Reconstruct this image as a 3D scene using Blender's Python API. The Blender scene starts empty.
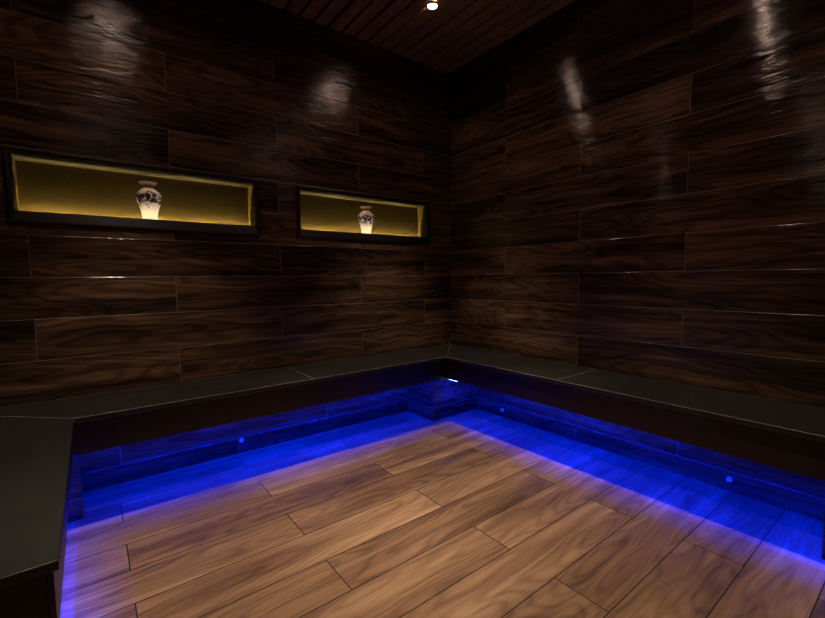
import bpy, bmesh, math, random
from mathutils import Vector, Matrix

# ------------------------------------------------------------------ camera, world, exposure
S = bpy.context.scene
COL = S.collection
cd = bpy.data.cameras.new('camera'); cam = bpy.data.objects.new('camera', cd); COL.objects.link(cam)
cd.sensor_fit = 'HORIZONTAL'; cd.sensor_width = 36.0; cd.lens = 419.135 / 825 * 36; cd.clip_start = 0.02
rx = Vector((0.79145081, -0.61114724, -0.01023084)); uy = Vector((0.05275322, 0.051622, 0.99727241))
fz = Vector((0.60895214, 0.78983177, -0.07309626))
m = Matrix.Identity(4)
for i in range(3):
    m[i][0] = rx[i]; m[i][1] = uy[i]; m[i][2] = -fz[i]
m[0][3], m[1][3], m[2][3] = -2.48365, -2.67329, 1.07666
cam.matrix_world = m
S.camera = cam
W = bpy.data.worlds.new('world'); S.world = W; W.use_nodes = True
W.node_tree.nodes['Background'].inputs[0].default_value = (0.03, 0.022, 0.018, 1)
W.node_tree.nodes['Background'].inputs[1].default_value = 0.02
S.view_settings.view_transform = 'Standard'; S.view_settings.look = 'None'
S.view_settings.exposure = 0.0; S.view_settings.gamma = 1.0
S.view_settings.use_curve_mapping = False

DOWNLIGHTS = [(-0.74, -0.64), (-2.30, -0.68), (-0.80, -1.88), (-2.30, -1.88)]
SPOT_POWER = 115.0
SPOT_ANGLE = 58
LENS_POWER = 430.0
LED_POWER = 1550.0
NICHE_POWER = 900.0
WARM = (1.0, 0.80, 0.60)
BLUE = (0.0, 0.011, 1.0)
ROOM_X, ROOM_Y, ROOM_Z = -3.0, -3.7, 2.8

# ------------------------------------------------------------------ helpers
def srgb(r, g, b):
    f = lambda c: c / 12.92 if c <= 0.04045 else ((c + 0.055) / 1.055) ** 2.4
    return (f(r / 255), f(g / 255), f(b / 255), 1)

class NT:
    """tiny node-graph helper"""
    def __init__(self, name):
        self.m = bpy.data.materials.new(name); self.m.use_nodes = True
        self.t = self.m.node_tree; self.t.nodes.clear()
        self.out = self.t.nodes.new('ShaderNodeOutputMaterial')
    def n(self, typ, **kw):
        nd = self.t.nodes.new(typ)
        for k, v in kw.items(): setattr(nd, k, v)
        return nd
    def put(self, sock, v):
        if isinstance(v, bpy.types.NodeSocket): self.t.links.new(v, sock)
        else: sock.default_value = v
    def math(self, op, a, b=0.0, c=None, clamp=False):
        nd = self.n('ShaderNodeMath', operation=op); nd.use_clamp = clamp
        self.put(nd.inputs[0], a); self.put(nd.inputs[1], b)
        if c is not None: self.put(nd.inputs[2], c)
        return nd.outputs[0]
    def vec(self, x, y, z):
        nd = self.n('ShaderNodeCombineXYZ')
        for i, v in enumerate((x, y, z)): self.put(nd.inputs[i], v)
        return nd.outputs[0]
    def noise(self, vec, scale=1.0, detail=2.0, rough=0.5, dist=0.0):
        nd = self.n('ShaderNodeTexNoise'); nd.noise_dimensions = '3D'
        self.put(nd.inputs['Vector'], vec); self.put(nd.inputs['Scale'], scale)
        self.put(nd.inputs['Detail'], detail); self.put(nd.inputs['Roughness'], rough)
        self.put(nd.inputs['Distortion'], dist)
        return nd.outputs['Fac']
    def ramp(self, fac, stops, interp='LINEAR'):
        nd = self.n('ShaderNodeValToRGB'); cr = nd.color_ramp; cr.interpolation = interp
        cr.elements[0].position, cr.elements[0].color = stops[0]
        cr.elements[1].position, cr.elements[1].color = stops[-1]
        for p, c in stops[1:-1]:
            e = cr.elements.new(p); e.color = c
        self.put(nd.inputs[0], fac)
        return nd.outputs[0]
    def mix(self, fac, a, b):
        nd = self.n('ShaderNodeMix', data_type='RGBA')
        self.put(nd.inputs[0], fac); self.put(nd.inputs[6], a); self.put(nd.inputs[7], b)
        return nd.outputs[2]
    def bump(self, h, strength, dist):
        nd = self.n('ShaderNodeBump'); self.put(nd.inputs['Height'], h)
        nd.inputs['Strength'].default_value = strength; nd.inputs['Distance'].default_value = dist
        return nd.outputs[0]
    def bsdf(self, color, rough=0.5, normal=None, metal=0.0, spec=0.5, **kw):
        b = self.n('ShaderNodeBsdfPrincipled')
        self.put(b.inputs['Base Color'], color); self.put(b.inputs['Roughness'], rough)
        self.put(b.inputs['Metallic'], metal); self.put(b.inputs['Specular IOR Level'], spec)
        if normal is not None: self.put(b.inputs['Normal'], normal)
        for k, v in kw.items(): self.put(b.inputs[k.replace('_', ' ')], v)
        self.t.links.new(b.outputs[0], self.out.inputs[0])
        return self.m
    def xyz(self):
        tc = self.n('ShaderNodeTexCoord'); s = self.n('ShaderNodeSeparateXYZ')
        self.t.links.new(tc.outputs['Object'], s.inputs[0])
        return s.outputs, tc.outputs['Object']

def wood_tile(name, uax, vax, vtop, phase, stops, grout, rough, bump, seed, gw=0.0011, contrast=1.0, low=0.0):
    """20 x 120 cm wood-look tiles in half bond; u runs along the plank, v across it."""
    k = NT(name); ax, _ = k.xyz()
    M = k.math
    u = M('MULTIPLY', ax[uax], -1.0)
    v = M('SUBTRACT', vtop, ax[vax])
    vr = M('DIVIDE', v, 0.2); row = M('FLOOR', vr); vf = M('FRACT', vr)
    par = M('FLOORED_MODULO', row, 2.0)
    ur = M('DIVIDE', M('SUBTRACT', M('SUBTRACT', M('SUBTRACT', u, phase), M('MULTIPLY', par, 0.6)), M('MULTIPLY', M('GREATER_THAN', row, 30.5), low)), 1.2)
    col = M('FLOOR', ur); uf = M('FRACT', ur)
    wn = k.n('ShaderNodeTexWhiteNoise'); wn.noise_dimensions = '3D'
    k.put(wn.inputs['Vector'], k.vec(M('ADD', row, seed), M('ADD', col, 0.37), seed * 0.71))
    sp = k.n('ShaderNodeSeparateColor'); k.t.links.new(wn.outputs['Color'], sp.inputs[0])
    r1, r2, r3 = sp.outputs
    du = M('MULTIPLY', M('SUBTRACT', 0.5, M('ABSOLUTE', M('SUBTRACT', uf, 0.5))), 1.2)
    dv = M('MULTIPLY', M('SUBTRACT', 0.5, M('ABSOLUTE', M('SUBTRACT', vf, 0.5))), 0.2)
    dj = M('MINIMUM', du, dv)
    wob = k.noise(k.vec(ax[0], ax[1], ax[2]), 60.0, 2.0)
    mask = M('LESS_THAN', dj, M('MULTIPLY_ADD', wob, gw * 0.9, gw * 0.6))
    lu = M('MULTIPLY', uf, 1.2); lv = M('MULTIPLY', vf, 0.2)
    o1 = M('MULTIPLY', r1, 40.0); o2 = M('MULTIPLY', r2, 40.0)
    # slow warp, cathedral figure (contours of a stretched field), streaks and fibres
    warp = M('MULTIPLY', M('SUBTRACT', k.noise(k.vec(M('ADD', M('MULTIPLY', lu, 2.2), o1), M('ADD', M('MULTIPLY', lv, 6.0), o2), r3), 1.0, 2.0), 0.5), 0.07)
    lw = M('ADD', lv, warp)
    fld = k.noise(k.vec(M('ADD', M('MULTIPLY', lu, 1.1), o2), M('ADD', M('MULTIPLY', lw, 7.5), o1), r3), 1.0, 1.0, 0.4)
    rings = M('SUBTRACT', 1.0, M('POWER', M('MULTIPLY_ADD', M('SINE', M('MULTIPLY', fld, 95.0)), 0.5, 0.5), 2.2))
    streak = k.noise(k.vec(M('ADD', M('MULTIPLY', lu, 0.9), o1), M('ADD', M('MULTIPLY', lw, 24.0), o2), r1), 1.0, 4.0, 0.6)
    fibre = k.noise(k.vec(M('ADD', M('MULTIPLY', lu, 5.0), o1), M('ADD', M('MULTIPLY', lw, 300.0), o2), r2), 1.0, 3.0, 0.6)
    ridge = k.noise(k.vec(M('ADD', M('MULTIPLY', lu, 7.0), o2), M('ADD', M('MULTIPLY', lw, 75.0), o1), r2), 1.0, 2.0, 0.5, 0.4)
    patch = k.noise(k.vec(M('ADD', M('MULTIPLY', lu, 1.2), o2), M('ADD', M('MULTIPLY', lw, 8.0), o1), r1), 1.0, 2.0, 0.5)
    a = M('MULTIPLY', M('SUBTRACT', rings, 0.6), 0.16 * contrast)
    b = M('MULTIPLY', M('SUBTRACT', streak, 0.5), 0.85 * contrast)
    c = M('MULTIPLY', M('SUBTRACT', fibre, 0.5), 0.46 * contrast)
    d = M('MULTIPLY', M('SUBTRACT', patch, 0.5), 0.95 * contrast)
    e = M('MULTIPLY', M('SUBTRACT', r3, 0.5), 0.20)
    fac = M('ADD', M('ADD', M('ADD', a, b), M('ADD', c, d)), M('ADD', e, 0.5), clamp=True)
    base = k.ramp(fac, stops)
    colr = k.mix(mask, base, grout)
    edge = M('MULTIPLY', M('MINIMUM', dj, 0.003), 1.0 / 0.003)
    relief = M('ADD', M('ADD', M('ADD', M('MULTIPLY', streak, 0.5), M('MULTIPLY', fibre, 0.45)), M('MULTIPLY', ridge, 1.1)), edge)
    rg = M('MULTIPLY_ADD', fibre, 0.12, rough)
    rg = M('ADD', M('MULTIPLY', M('SUBTRACT', 1.0, mask), rg), M('MULTIPLY', mask, 0.7))
    return k.bsdf(colr, rg, k.bump(relief, bump, 0.0022), spec=0.45)

WALL_STOPS = [(0.0, srgb(20, 12, 9)), (0.35, srgb(43, 31, 23)), (0.62, srgb(78, 57, 42)), (1.0, srgb(128, 99, 75))]
FLOOR_STOPS = [(0.0, srgb(60, 43, 33)), (0.33, srgb(108, 80, 60)), (0.6, srgb(143, 111, 83)), (1.0, srgb(190, 156, 122))]
G_WALL = srgb(116, 104, 98); G_FLOOR = srgb(34, 26, 22)
M_WALL_X = wood_tile('dark_wood_tile_left', 0, 2, 2.5 + 4.0, 0.295, WALL_STOPS, G_WALL, 0.06, 0.8, 3.0, low=0.3, contrast=1.1)
M_WALL_Y = wood_tile('dark_wood_tile_right', 1, 2, 2.5 + 4.0, 0.596, WALL_STOPS, G_WALL, 0.06, 0.8, 11.0, low=0.6, contrast=1.1)
M_FLOOR = wood_tile('floor_wood_tile', 0, 1, -0.446 + 2.0, 0.616, FLOOR_STOPS, G_FLOOR, 0.34, 0.28, 5.0, gw=0.0020)

def plain(name, c, rough=0.5, metal=0.0, spec=0.5):
    k = NT(name); _, o = k.xyz()
    n = k.noise(o, 45.0, 3.0)
    col = k.mix(k.math('MULTIPLY', n, 0.3), c, (c[0] * 0.5, c[1] * 0.5, c[2] * 0.5, 1))
    return k.bsdf(col, rough, None, metal, spec)

def glow(name, c, power):
    k = NT(name); e = k.n('ShaderNodeEmission'); e.inputs[0].default_value = (*c, 1); e.inputs[1].default_value = power
    k.t.links.new(e.outputs[0], k.out.inputs[0]); return k.m

def granite():
    k = NT('dark_granite'); _, o = k.xyz()
    a = k.noise(o, 420.0, 2.0, 0.7); b = k.noise(o, 9.0, 4.0, 0.6)
    c = k.ramp(k.math('ADD', k.math('MULTIPLY', a, 0.75), k.math('MULTIPLY', b, 0.25)),
               [(0.3, srgb(9, 9, 8)), (0.55, srgb(21, 20, 18)), (0.75, srgb(62, 58, 50))])
    return k.bsdf(c, k.math('MULTIPLY_ADD', a, 0.2, 0.34), k.bump(a, 0.12, 0.001), spec=0.5)
def edge_glint():
    return plain('polished_edge_glint', srgb(122, 110, 104), 0.25)  # polished edge; the lighter colour paints in the glint along the slab nose
def dark_panel():
    k = NT('dark_stained_panel'); ax, o = k.xyz()
    n = k.noise(k.vec(k.math('MULTIPLY', ax[0], 3.0), k.math('MULTIPLY', ax[1], 3.0), k.math('MULTIPLY', ax[2], 60.0)), 1.0, 4.0)
    c = k.ramp(n, [(0.3, srgb(22, 12, 9)), (0.7, srgb(40, 24, 17))])
    return k.bsdf(c, 0.33, k.bump(n, 0.05, 0.001), spec=0.4)
def slat_wood():
    k = NT('ceiling_slat_wood'); ax, o = k.xyz()
    row = k.math('FLOOR', k.math('DIVIDE', ax[0], 0.0992))
    wn = k.n('ShaderNodeTexWhiteNoise'); wn.noise_dimensions = '1D'; k.put(wn.inputs['W'], row)
    n = k.noise(k.vec(k.math('MULTIPLY', ax[0], 60.0), k.math('MULTIPLY', ax[1], 2.5), row), 1.0, 4.0, 0.6)
    f = k.math('ADD', n, k.math('MULTIPLY', wn.outputs[0], 0.15))
    c = k.ramp(f, [(0.3, srgb(104, 78, 58)), (0.8, srgb(160, 126, 98))])
    return k.bsdf(c, 0.5, k.bump(n, 0.1, 0.001))
def gold_panel():
    k = NT('stippled_gold_panel'); _, o = k.xyz()
    n = k.noise(o, 260.0, 2.0, 0.7)
    c = k.ramp(n, [(0.35, srgb(36, 33, 17)), (0.65, srgb(80, 68, 40))])
    return k.bsdf(c, 0.6, k.bump(n, 0.3, 0.001), 0.0, 0.15)
def vase_glaze():
    k = NT('painted_porcelain'); ax, o = k.xyz()
    ang = k.math('ARCTAN2', ax[1], ax[0])
    p = k.vec(k.math('MULTIPLY', ang, 2.2), k.math('MULTIPLY', ax[2], 42.0), 0.0)
    n = k.noise(p, 1.3, 3.0, 0.6, 0.9)
    petals = k.noise(p, 3.6, 2.0, 0.6, 0.5)
    t = k.math('DIVIDE', ax[2], 0.236)
    band = k.math('SUBTRACT', 1.0, k.math('MULTIPLY', k.math('ABSOLUTE', k.math('SUBTRACT', t, 0.56)), 3.2), clamp=True)
    f = k.math('GREATER_THAN', k.math('MULTIPLY', n, k.math('POWER', band, 0.3)), 0.46)
    g = k.math('MULTIPLY', k.math('GREATER_THAN', petals, 0.52), band)
    white = srgb(244, 238, 228)
    c1 = k.mix(g, white, srgb(150, 136, 176))
    c2 = k.mix(f, c1, srgb(78, 54, 60))
    neck = k.math('MULTIPLY', k.math('GREATER_THAN', t, 0.800), k.math('LESS_THAN', t, 0.885))
    c3 = k.mix(neck, c2, srgb(176, 132, 96))
    bp = k.bump(petals, 0.2, 0.002)
    k.bsdf(c3, 0.18, bp, spec=0.6)
    bs = k.out.inputs[0].links[0].from_socket
    tr = k.n('ShaderNodeBsdfTranslucent'); k.put(tr.inputs[0], c3)
    mx = k.n('ShaderNodeMixShader'); mx.inputs[0].default_value = 0.6
    k.t.links.new(bs, mx.inputs[1]); k.t.links.new(tr.outputs[0], mx.inputs[2]); k.t.links.new(mx.outputs[0], k.out.inputs[0])
    return k.m

M_GRANITE, M_EDGE_GLINT, M_PANEL = granite(), edge_glint(), dark_panel()
M_SLAT, M_GOLD, M_VASE = slat_wood(), gold_panel(), vase_glaze()
M_BLACK = plain('black_void_board', srgb(14, 11, 10), 0.8)
M_FRAME = plain('black_lacquered_frame', srgb(12, 10, 10), 0.4)
M_LIGHTTRIM = plain('brushed_steel_trim', srgb(150, 140, 130), 0.35, 0.9)
M_CAP = plain('pale_plastic_cap', srgb(225, 225, 225), 0.35)
M_LED = glow('blue_led', BLUE, LED_POWER)
M_LED_ADDED = glow('added_soft_led', BLUE, LED_POWER * 0.032)  # for the added second strip that softens the edge of the blue light
M_NLED = glow('amber_led', (1.0, 0.70, 0.22), NICHE_POWER)
M_VASE_FILL = glow('vase_fill_glow', (1.0, 0.84, 0.58), 9.0)  # for the added lamp hidden inside each vase
M_LENS = glow('warm_lamp_lens', (1.0, 0.68, 0.53), LENS_POWER)
M_CHANNEL = plain('dark_led_channel', srgb(30, 30, 32), 0.5)
M_PLAIN_WALL = plain('dark_plaster', srgb(46, 32, 25), 0.7)
M_GROUT = plain('stone_joint_filler', srgb(100, 92, 84), 0.6)

def box(bm, x0, x1, y0, y1, z0, z1, mi=0):
    vs = [bm.verts.new((x, y, z)) for x in (x0, x1) for y in (y0, y1) for z in (z0, z1)]
    fs = [(0, 1, 3, 2), (4, 6, 7, 5), (0, 4, 5, 1), (2, 3, 7, 6), (0, 2, 6, 4), (1, 5, 7, 3)]
    out = []
    for f in fs:
        fc = bm.faces.new([vs[i] for i in f]); fc.material_index = mi; out.append(fc)
    return out
def prism(bm, poly, z0, z1, mi=0):
    """vertical prism over an xy polygon"""
    a = [bm.verts.new((x, y, z0)) for x, y in poly]; b = [bm.verts.new((x, y, z1)) for x, y in poly]
    n = len(poly)
    fs = [bm.faces.new(a[::-1]), bm.faces.new(b)]
    for i in range(n): fs.append(bm.faces.new((a[i], a[(i + 1) % n], b[(i + 1) % n], b[i])))
    for f in fs: f.material_index = mi
    return fs
def lathe(bm, prof, seg=48, mi=0):
    rings = []
    for r, z in prof:
        if r < 1e-6: rings.append([bm.verts.new((0, 0, z))])
        else: rings.append([bm.verts.new((r * math.cos(2 * math.pi * i / seg), r * math.sin(2 * math.pi * i / seg), z)) for i in range(seg)])
    for A, B in zip(rings, rings[1:]):
        for i in range(seg):
            j = (i + 1) % seg
            if len(A) == 1 and len(B) == 1: continue
            if len(A) == 1: f = bm.faces.new((A[0], B[j], B[i]))
            elif len(B) == 1: f = bm.faces.new((A[i], A[j], B[0]))
            else: f = bm.faces.new((A[i], A[j], B[j], B[i]))
            f.material_index = mi; f.smooth = True
def obj(name, bm, mats, parent=None, loc=(0, 0, 0), bevel=0.0, seg=2):
    bmesh.ops.recalc_face_normals(bm, faces=bm.faces)
    me = bpy.data.meshes.new(name); bm.to_mesh(me); bm.free()
    for mt in (mats if isinstance(mats, (list, tuple)) else [mats]): me.materials.append(mt)
    o = bpy.data.objects.new(name, me); COL.objects.link(o); o.location = loc
    if parent: o.parent = parent
    if bevel > 0:
        md = o.modifiers.new('bevel', 'BEVEL'); md.width = bevel; md.segments = seg; md.limit_method = 'ANGLE'
    return o
def thing(name, label, cat, loc=(0, 0, 0), group=None):
    o = bpy.data.objects.new(name, None); COL.objects.link(o); o.location = loc; o.empty_display_size = 0.1
    o['label'] = label; o['category'] = cat
    if group: o['group'] = group
    return o
def struct(o, label=None):
    o['kind'] = 'structure'
    if label: o['label'] = label
    return o

# ------------------------------------------------------------------ room shell
T = 0.14
bm = bmesh.new(); box(bm, ROOM_X - T, T, ROOM_Y - T, T, -0.1, 0.0)
struct(obj('floor', bm, M_FLOOR))

# tiled wall with the two niche openings (a real 14 cm thick wall)
NICHES = [(-2.736, -1.642, 1.385, 1.668), (-1.352, -0.262, 1.385, 1.668)]   # x0, x1, z0, z1
bm = bmesh.new()
xs = [ROOM_X - T, NICHES[0][0], NICHES[0][1], NICHES[1][0], NICHES[1][1], T]
zs = [0.0, 1.385, 1.668, ROOM_Z]
for i in range(5):
    for j in range(3):
        if j == 1 and i in (1, 3): continue
        box(bm, xs[i], xs[i + 1], 0.0, T, zs[j], zs[j + 1])
bmesh.ops.remove_doubles(bm, verts=bm.verts, dist=1e-5)
# drop the inner shared faces
seen = {}
for f in bm.faces:
    c = f.calc_center_median(); seen.setdefault((round(c.x, 4), round(c.y, 4), round(c.z, 4)), []).append(f)
bmesh.ops.delete(bm, geom=[f for fs in seen.values() if len(fs) > 1 for f in fs], context='FACES_ONLY')
struct(obj('wall_left', bm, M_WALL_X))
bm = bmesh.new(); box(bm, 0.0, T, ROOM_Y, 0.0, 0.0, ROOM_Z); struct(obj('wall_right', bm, M_WALL_Y))
bm = bmesh.new(); box(bm, ROOM_X - T, ROOM_X, ROOM_Y, 0.0, 0.0, ROOM_Z); struct(obj('wall_side', bm, M_WALL_Y))
bm = bmesh.new(); box(bm, ROOM_X - T, T, ROOM_Y - T, ROOM_Y, 0.0, ROOM_Z); struct(obj('wall_back', bm, M_WALL_X))

# slatted ceiling: boards running away from the left wall, dark gaps, dark shadow gap at the walls
bm = bmesh.new()
box(bm, ROOM_X - T, T, ROOM_Y - T, T, ROOM_Z, ROOM_Z + 0.08, 1)
x = -0.066
first = True
while x > ROOM_X + 0.06:
    x1 = x; x0 = -0.140 if first else x1 - 0.0795
    box(bm, max(x0, ROOM_X + 0.05), x1, ROOM_Y + 0.05, -0.044, 2.74, 2.758)
    x = x0 - 0.0197; first = False
for y in (-0.35, -1.25, -2.2, -3.2):
    box(bm, ROOM_X + 0.05, -0.066, y - 0.02, y + 0.02, 2.7581, 2.7999, 1)
struct(obj('ceiling', bm, [M_SLAT, M_BLACK]))

# ------------------------------------------------------------------ benches
BF_Y = -0.420; BF_X = -0.437; LB_X = -2.563; LB_END = -1.562
FY, FX, FLX = BF_Y + 0.012, BF_X + 0.012, LB_X - 0.010      # fascia faces
def slab(parent, poly, name='seat_slab', edge=1):
    bm = bmesh.new(); prism(bm, poly, 0.478, 0.5)
    o = obj(name, bm, [M_GRANITE, M_EDGE_GLINT], parent, bevel=0.0020, seg=2); o.modifiers[0].material = edge; return o
g = 0.0003
def fascia(parent, x0, x1, y0, y1, z0=0.335):
    bm = bmesh.new(); box(bm, x0, x1, y0, y1, z0, 0.4775)
    return obj('fascia', bm, M_PANEL, parent, bevel=0.0012)
def led(parent, x0, x1, y0, y1, mat=None, z=0.470):
    bm = bmesh.new(); box(bm, x0, x1, y0, y1, z, z + 0.0078)
    ch = obj('light_strip', bm, M_CHANNEL, parent)
    bm = bmesh.new(); box(bm, x0 + 0.0004, x1 - 0.0004, y0 + 0.0004, y1 - 0.0004, z - 0.002, z - 0.0002)
    obj('diffuser', bm, mat or M_LED, ch)
def under(parent, poly):
    bm = bmesh.new(); prism(bm, poly, 0.4625, 0.4778)
    obj('seat_board', bm, M_PANEL, parent)
def block(parent, x0, x1, y0, y1, ztop=0.4620):
    bm = bmesh.new()
    for f in box(bm, x0, x1, y0, y1, 0.0, ztop):
        f.normal_update()
        f.material_index = 1 if abs(f.normal.x) > 0.5 else 0
    o = obj('support_block', bm, [M_WALL_X, M_WALL_Y], parent)
    return o

# bench along the wall with the niches
b = thing('built_in_bench', 'long dark granite-topped bench below the two lit niches, blue light under it', 'bench')
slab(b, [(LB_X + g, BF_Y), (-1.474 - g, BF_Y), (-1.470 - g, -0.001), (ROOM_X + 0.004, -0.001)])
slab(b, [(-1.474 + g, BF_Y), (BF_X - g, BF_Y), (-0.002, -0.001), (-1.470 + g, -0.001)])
fascia(b, FLX + 0.0005, FX - 0.0005, FY, FY + 0.012)
led(b, LB_X + 0.03, -0.50, FY + 0.0125, FY + 0.0170); led(b, LB_X + 0.03, -0.50, FY + 0.024, FY + 0.084, M_LED_ADDED)  # second, wide strip is added to fade the blue spill
block(b, -0.480, -0.001, -0.318, -0.001)
# bench along the right wall
r = thing('built_in_bench', 'dark granite-topped bench running along the right wall', 'bench')
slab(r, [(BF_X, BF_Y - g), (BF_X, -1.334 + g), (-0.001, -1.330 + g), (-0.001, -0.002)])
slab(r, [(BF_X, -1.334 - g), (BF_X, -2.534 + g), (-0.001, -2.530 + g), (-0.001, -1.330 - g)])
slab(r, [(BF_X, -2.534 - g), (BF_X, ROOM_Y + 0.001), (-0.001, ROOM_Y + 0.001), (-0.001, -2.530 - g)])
fascia(r, FX, FX + 0.012, ROOM_Y + 0.001, FY + 0.012)
led(r, FX + 0.0125, FX + 0.0170, ROOM_Y + 0.05, -0.43); led(r, FX + 0.024, FX + 0.084, ROOM_Y + 0.05, -0.43, M_LED_ADDED)  # wide strip added for the soft blue fade, as above
block(r, -0.340, -0.001, -2.80, -2.415)
# near bench on the left
l = thing('built_in_bench', 'short near bench on the left with a wide black granite top and closed end', 'bench')
slab(l, [(LB_X, BF_Y - g), (ROOM_X + 0.001, -0.002), (ROOM_X + 0.001, LB_END), (LB_X, LB_END)], edge=0)
fascia(l, FLX - 0.012, FLX, LB_END + 0.012, FY + 0.012)
led(l, FLX - 0.0170, FLX - 0.0125, LB_END + 0.06, FY - 0.03); led(l, FLX - 0.084, FLX - 0.024, LB_END + 0.06, FY - 0.03, M_LED_ADDED)  # wide strip added here too for the blue fade
bm = bmesh.new(); box(bm, ROOM_X + 0.001, FLX - 0.0125, LB_END + 0.012, LB_END + 0.03, 0.0, 0.4775)
obj('end_panel', bm, M_PANEL, l, bevel=0.0012)
block(l, ROOM_X + 0.001, -2.557, -0.300, -0.001)

# short LED piece hanging at the inner corner, and a strip clip farther left
t = thing('led_strip', 'short bright blue-white light bar under the corner where two benches meet', 'light strip')
bm = bmesh.new(); box(bm, FX + 0.0185, FX + 0.026, -0.500, -0.413, 0.327, 0.331); obj('diffuser', bm, glow('bright_blue_led', (0.22, 0.42, 1.0), 14.0), t)
bm = bmesh.new(); box(bm, FX + 0.0185, FX + 0.026, -0.505, -0.410, 0.3312, 0.345); obj('channel', bm, M_CHANNEL, t)

# small round caps on the tiles under the benches
def cap(label, loc, axis):
    e = thing('wall_cap', label, 'cap', loc, 'round caps under the benches')
    bm = bmesh.new(); lathe(bm, [(0, 0.0), (0.013, 0.0), (0.013, 0.012), (0.0115, 0.016), (0.006, 0.018), (0, 0.0185)], 24)
    o = obj('cap_disc', bm, M_CAP, e)
    bm = bmesh.new(); lathe(bm, [(0, 0.0), (0.019, 0.0), (0.019, 0.002), (0.013, 0.003), (0.0, 0.003)], 24)
    q = obj('wall_plate', bm, M_CHANNEL, e)
    e.rotation_euler = (math.pi / 2, 0, 0) if axis == 'y' else (0, -math.pi / 2, 0)
cap('small round blue-lit cap low on the tiles under the bench below the left niche', (-1.782, -0.0005, 0.083), 'y')
cap('small round blue-lit cap beside the corner block under the right bench', (-0.0005, -0.584, 0.057), 'x')
cap('bright round blue-lit cap under the right bench, nearest the right edge', (-0.0005, -2.033, 0.061), 'x')

# ------------------------------------------------------------------ lit niches and vases
def niche(x0, x1, z0, z1, vx, label):
    e = thing('display_niche', label, 'niche', ((x0 + x1) / 2, 0, z0), 'lit niches in the left wall')
    cx = (x0 + x1) / 2
    X0, X1 = x0 - cx, x1 - cx; H = z1 - z0; D = 0.115
    # frame: four mitred members, swept profile (outer offset, depth)
    lowz = 0.030
    bm = bmesh.new()
    prof = [(-0.024, -0.001), (-0.024, -0.011), (-0.018, -0.015), (-0.004, -0.012), (0.003, -0.004), (0.003, 0.012), (0.0005, 0.012), (0.0005, -0.001)]
    rings = []
    for off, y in prof:      # off>0 : towards opening
        rings.append([bm.verts.new(p) for p in ((X0 + off, y, -0.006 + min(off, 0) + (lowz if off > 0 else 0)), (X1 - off, y, -0.006 + min(off, 0) + (lowz if off > 0 else 0)), (X1 - off, y, H - off), (X0 + off, y, H - off))])
    n = len(rings)
    for a in range(n):
        A, B = rings[a], rings[(a + 1) % n]
        for i in range(4): bm.faces.new((A[i], A[(i + 1) % 4], B[(i + 1) % 4], B[i]))
    obj('frame', bm, M_FRAME, e)
    def pane(nm, *a, mat=M_GOLD):
        bm = bmesh.new(); box(bm, *a); return obj(nm, bm, mat, e)
    t = 0.003
    pane('back_panel', X0 + t, X1 - t, D, D + 0.004, t, H - t)
    pane('side_panel', X0 + 0.0002, X0 + t, 0.0125, D + 0.004, 0.0002, H - 0.0002)
    pane('side_panel', X1 - t, X1 - 0.0002, 0.0125, D + 0.004, 0.0002, H - 0.0002)
    pane('top_panel', X0 + t, X1 - t, 0.0125, D + 0.004, H - t, H - 0.0002, mat=M_BLACK)
    pane('bottom_panel', X0 + t, X1 - t, 0.0002, D + 0.004, 0.0002, t, mat=M_BLACK)
    # thin bright trim line in the back corner
    bm = bmesh.new()
    box(bm, X0 + t, X1 - t, D - 0.004, D, H - t - 0.004, H - t)
    box(bm, X0 + t, X0 + t + 0.004, D - 0.004, D, t, H - t - 0.004); box(bm, X1 - t - 0.004, X1 - t, D - 0.004, D, t, H - t - 0.004)
    obj('corner_trim', bm, plain('brass_trim', srgb(110, 88, 48), 0.5, 0.0), e)
    bm = bmesh.new(); box(bm, X0 + 0.01, X1 - 0.01, 0.1050, 0.1080, t, t + 0.003)
    obj('light_strip', bm, M_NLED, e)
    pane('added_strip_shield', X0 + 0.01, X1 - 0.01, 0.1005, 0.1018, t, t + 0.024, mat=M_BLACK)  # unseen shield, added to keep strip light off the ceiling
    bm = bmesh.new(); lathe(bm, [(0, 0.0), (0.012, 0.0), (0.012, 0.060), (0.010, 0.150), (0.006, 0.156), (0, 0.157)], 28)
    obj('added_vase_lamp', bm, M_VASE_FILL, e, (vx - cx, 0.052, t + 0.0001))  # unseen lamp added inside the vase to light it evenly from within
    return e
niche(*NICHES[0], -2.196, 'larger black-framed gold niche at left, lit amber, holding the nearer vase')
niche(*NICHES[1], -0.812, 'black-framed gold niche near the room corner, lit amber from below')

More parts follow.
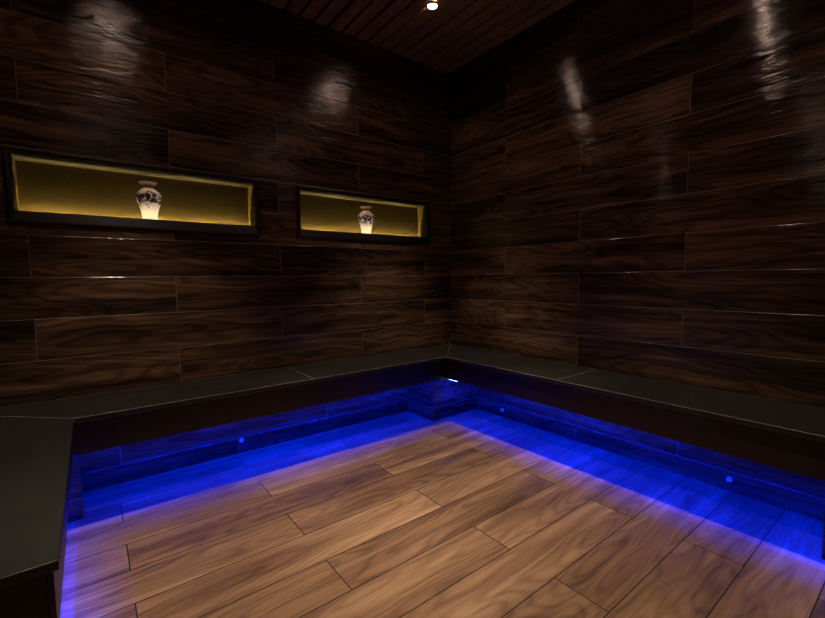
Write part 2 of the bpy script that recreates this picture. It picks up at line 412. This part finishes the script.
def vase(x, y, z, rot, label):
    pr = [(0.0370, 0.0), (0.040, 0.0), (0.042, 0.004), (0.0405, 0.012), (0.0375, 0.026), (0.0366, 0.045), (0.0395, 0.066), (0.0450, 0.090),
          (0.0525, 0.112), (0.0590, 0.134), (0.0612, 0.150), (0.0605, 0.163), (0.0560, 0.174), (0.0480, 0.184), (0.0370, 0.193), (0.0285, 0.200),
          (0.0255, 0.206), (0.0250, 0.212), (0.0275, 0.220), (0.0340, 0.228), (0.0430, 0.233), (0.0448, 0.2355), (0.0435, 0.2375), (0.0400, 0.2365),
          (0.0300, 0.229), (0.0225, 0.214), (0.0225, 0.204), (0.0400, 0.188), (0.0570, 0.160), (0.0500, 0.110), (0.0340, 0.060), (0.0335, 0.026), (0.0360, 0.004), (0.0370, 0.0)]
    bm = bmesh.new(); lathe(bm, [(q, h * 0.945) for q, h in pr], 56)
    o = obj('vase', bm, M_VASE, None, (x, y, z)); o.rotation_euler = (0, 0, rot)
    s = o.modifiers.new('smooth', 'SUBSURF'); s.levels = 1; s.render_levels = 2
    o['label'] = label; o['category'] = 'vase'; o['group'] = 'porcelain vases in the niches'
    return o
vase(-2.196, 0.082 - 0.030, 1.3881, 0.4, 'white patterned porcelain vase in the large left niche')
vase(-0.812, 0.052, 1.3881, 2.1, 'white patterned porcelain vase in the niche near the corner')

# ------------------------------------------------------------------ ceiling downlights
names = ['glowing recessed ceiling downlight at the top edge, nearest the room corner', 'recessed ceiling downlight above the left niche',
         'recessed ceiling downlight over the right side of the floor', 'recessed ceiling downlight over the near left side of the floor']
for (x, y), lb in zip(DOWNLIGHTS, names):
    e = thing('recessed_downlight', lb, 'ceiling light', (x, y, 2.7395), 'ceiling downlights')
    bm = bmesh.new(); lathe(bm, [(0.0275, 0.0), (0.0345, 0.0), (0.0355, -0.014), (0.040, -0.016), (0.039, -0.0185), (0.030, -0.0185), (0.0275, -0.014), (0.0275, 0.0)], 40)
    obj('trim_ring', bm, M_LIGHTTRIM, e)
    bm = bmesh.new(); lathe(bm, [(0, -0.0035), (0.016, -0.003), (0.0265, -0.0015), (0.0265, -0.0002), (0, -0.0002)], 32)
    obj('lens', bm, M_LENS, e)
    ld = bpy.data.lights.new('downlight_beam', 'SPOT'); ld.energy = SPOT_POWER; ld.color = WARM
    ld.spot_size = math.radians(SPOT_ANGLE); ld.spot_blend = 0.6; ld.shadow_soft_size = 0.02
    lo = bpy.data.objects.new('downlight_beam', ld); COL.objects.link(lo); lo.parent = e; lo.location = (0, 0, -0.03)
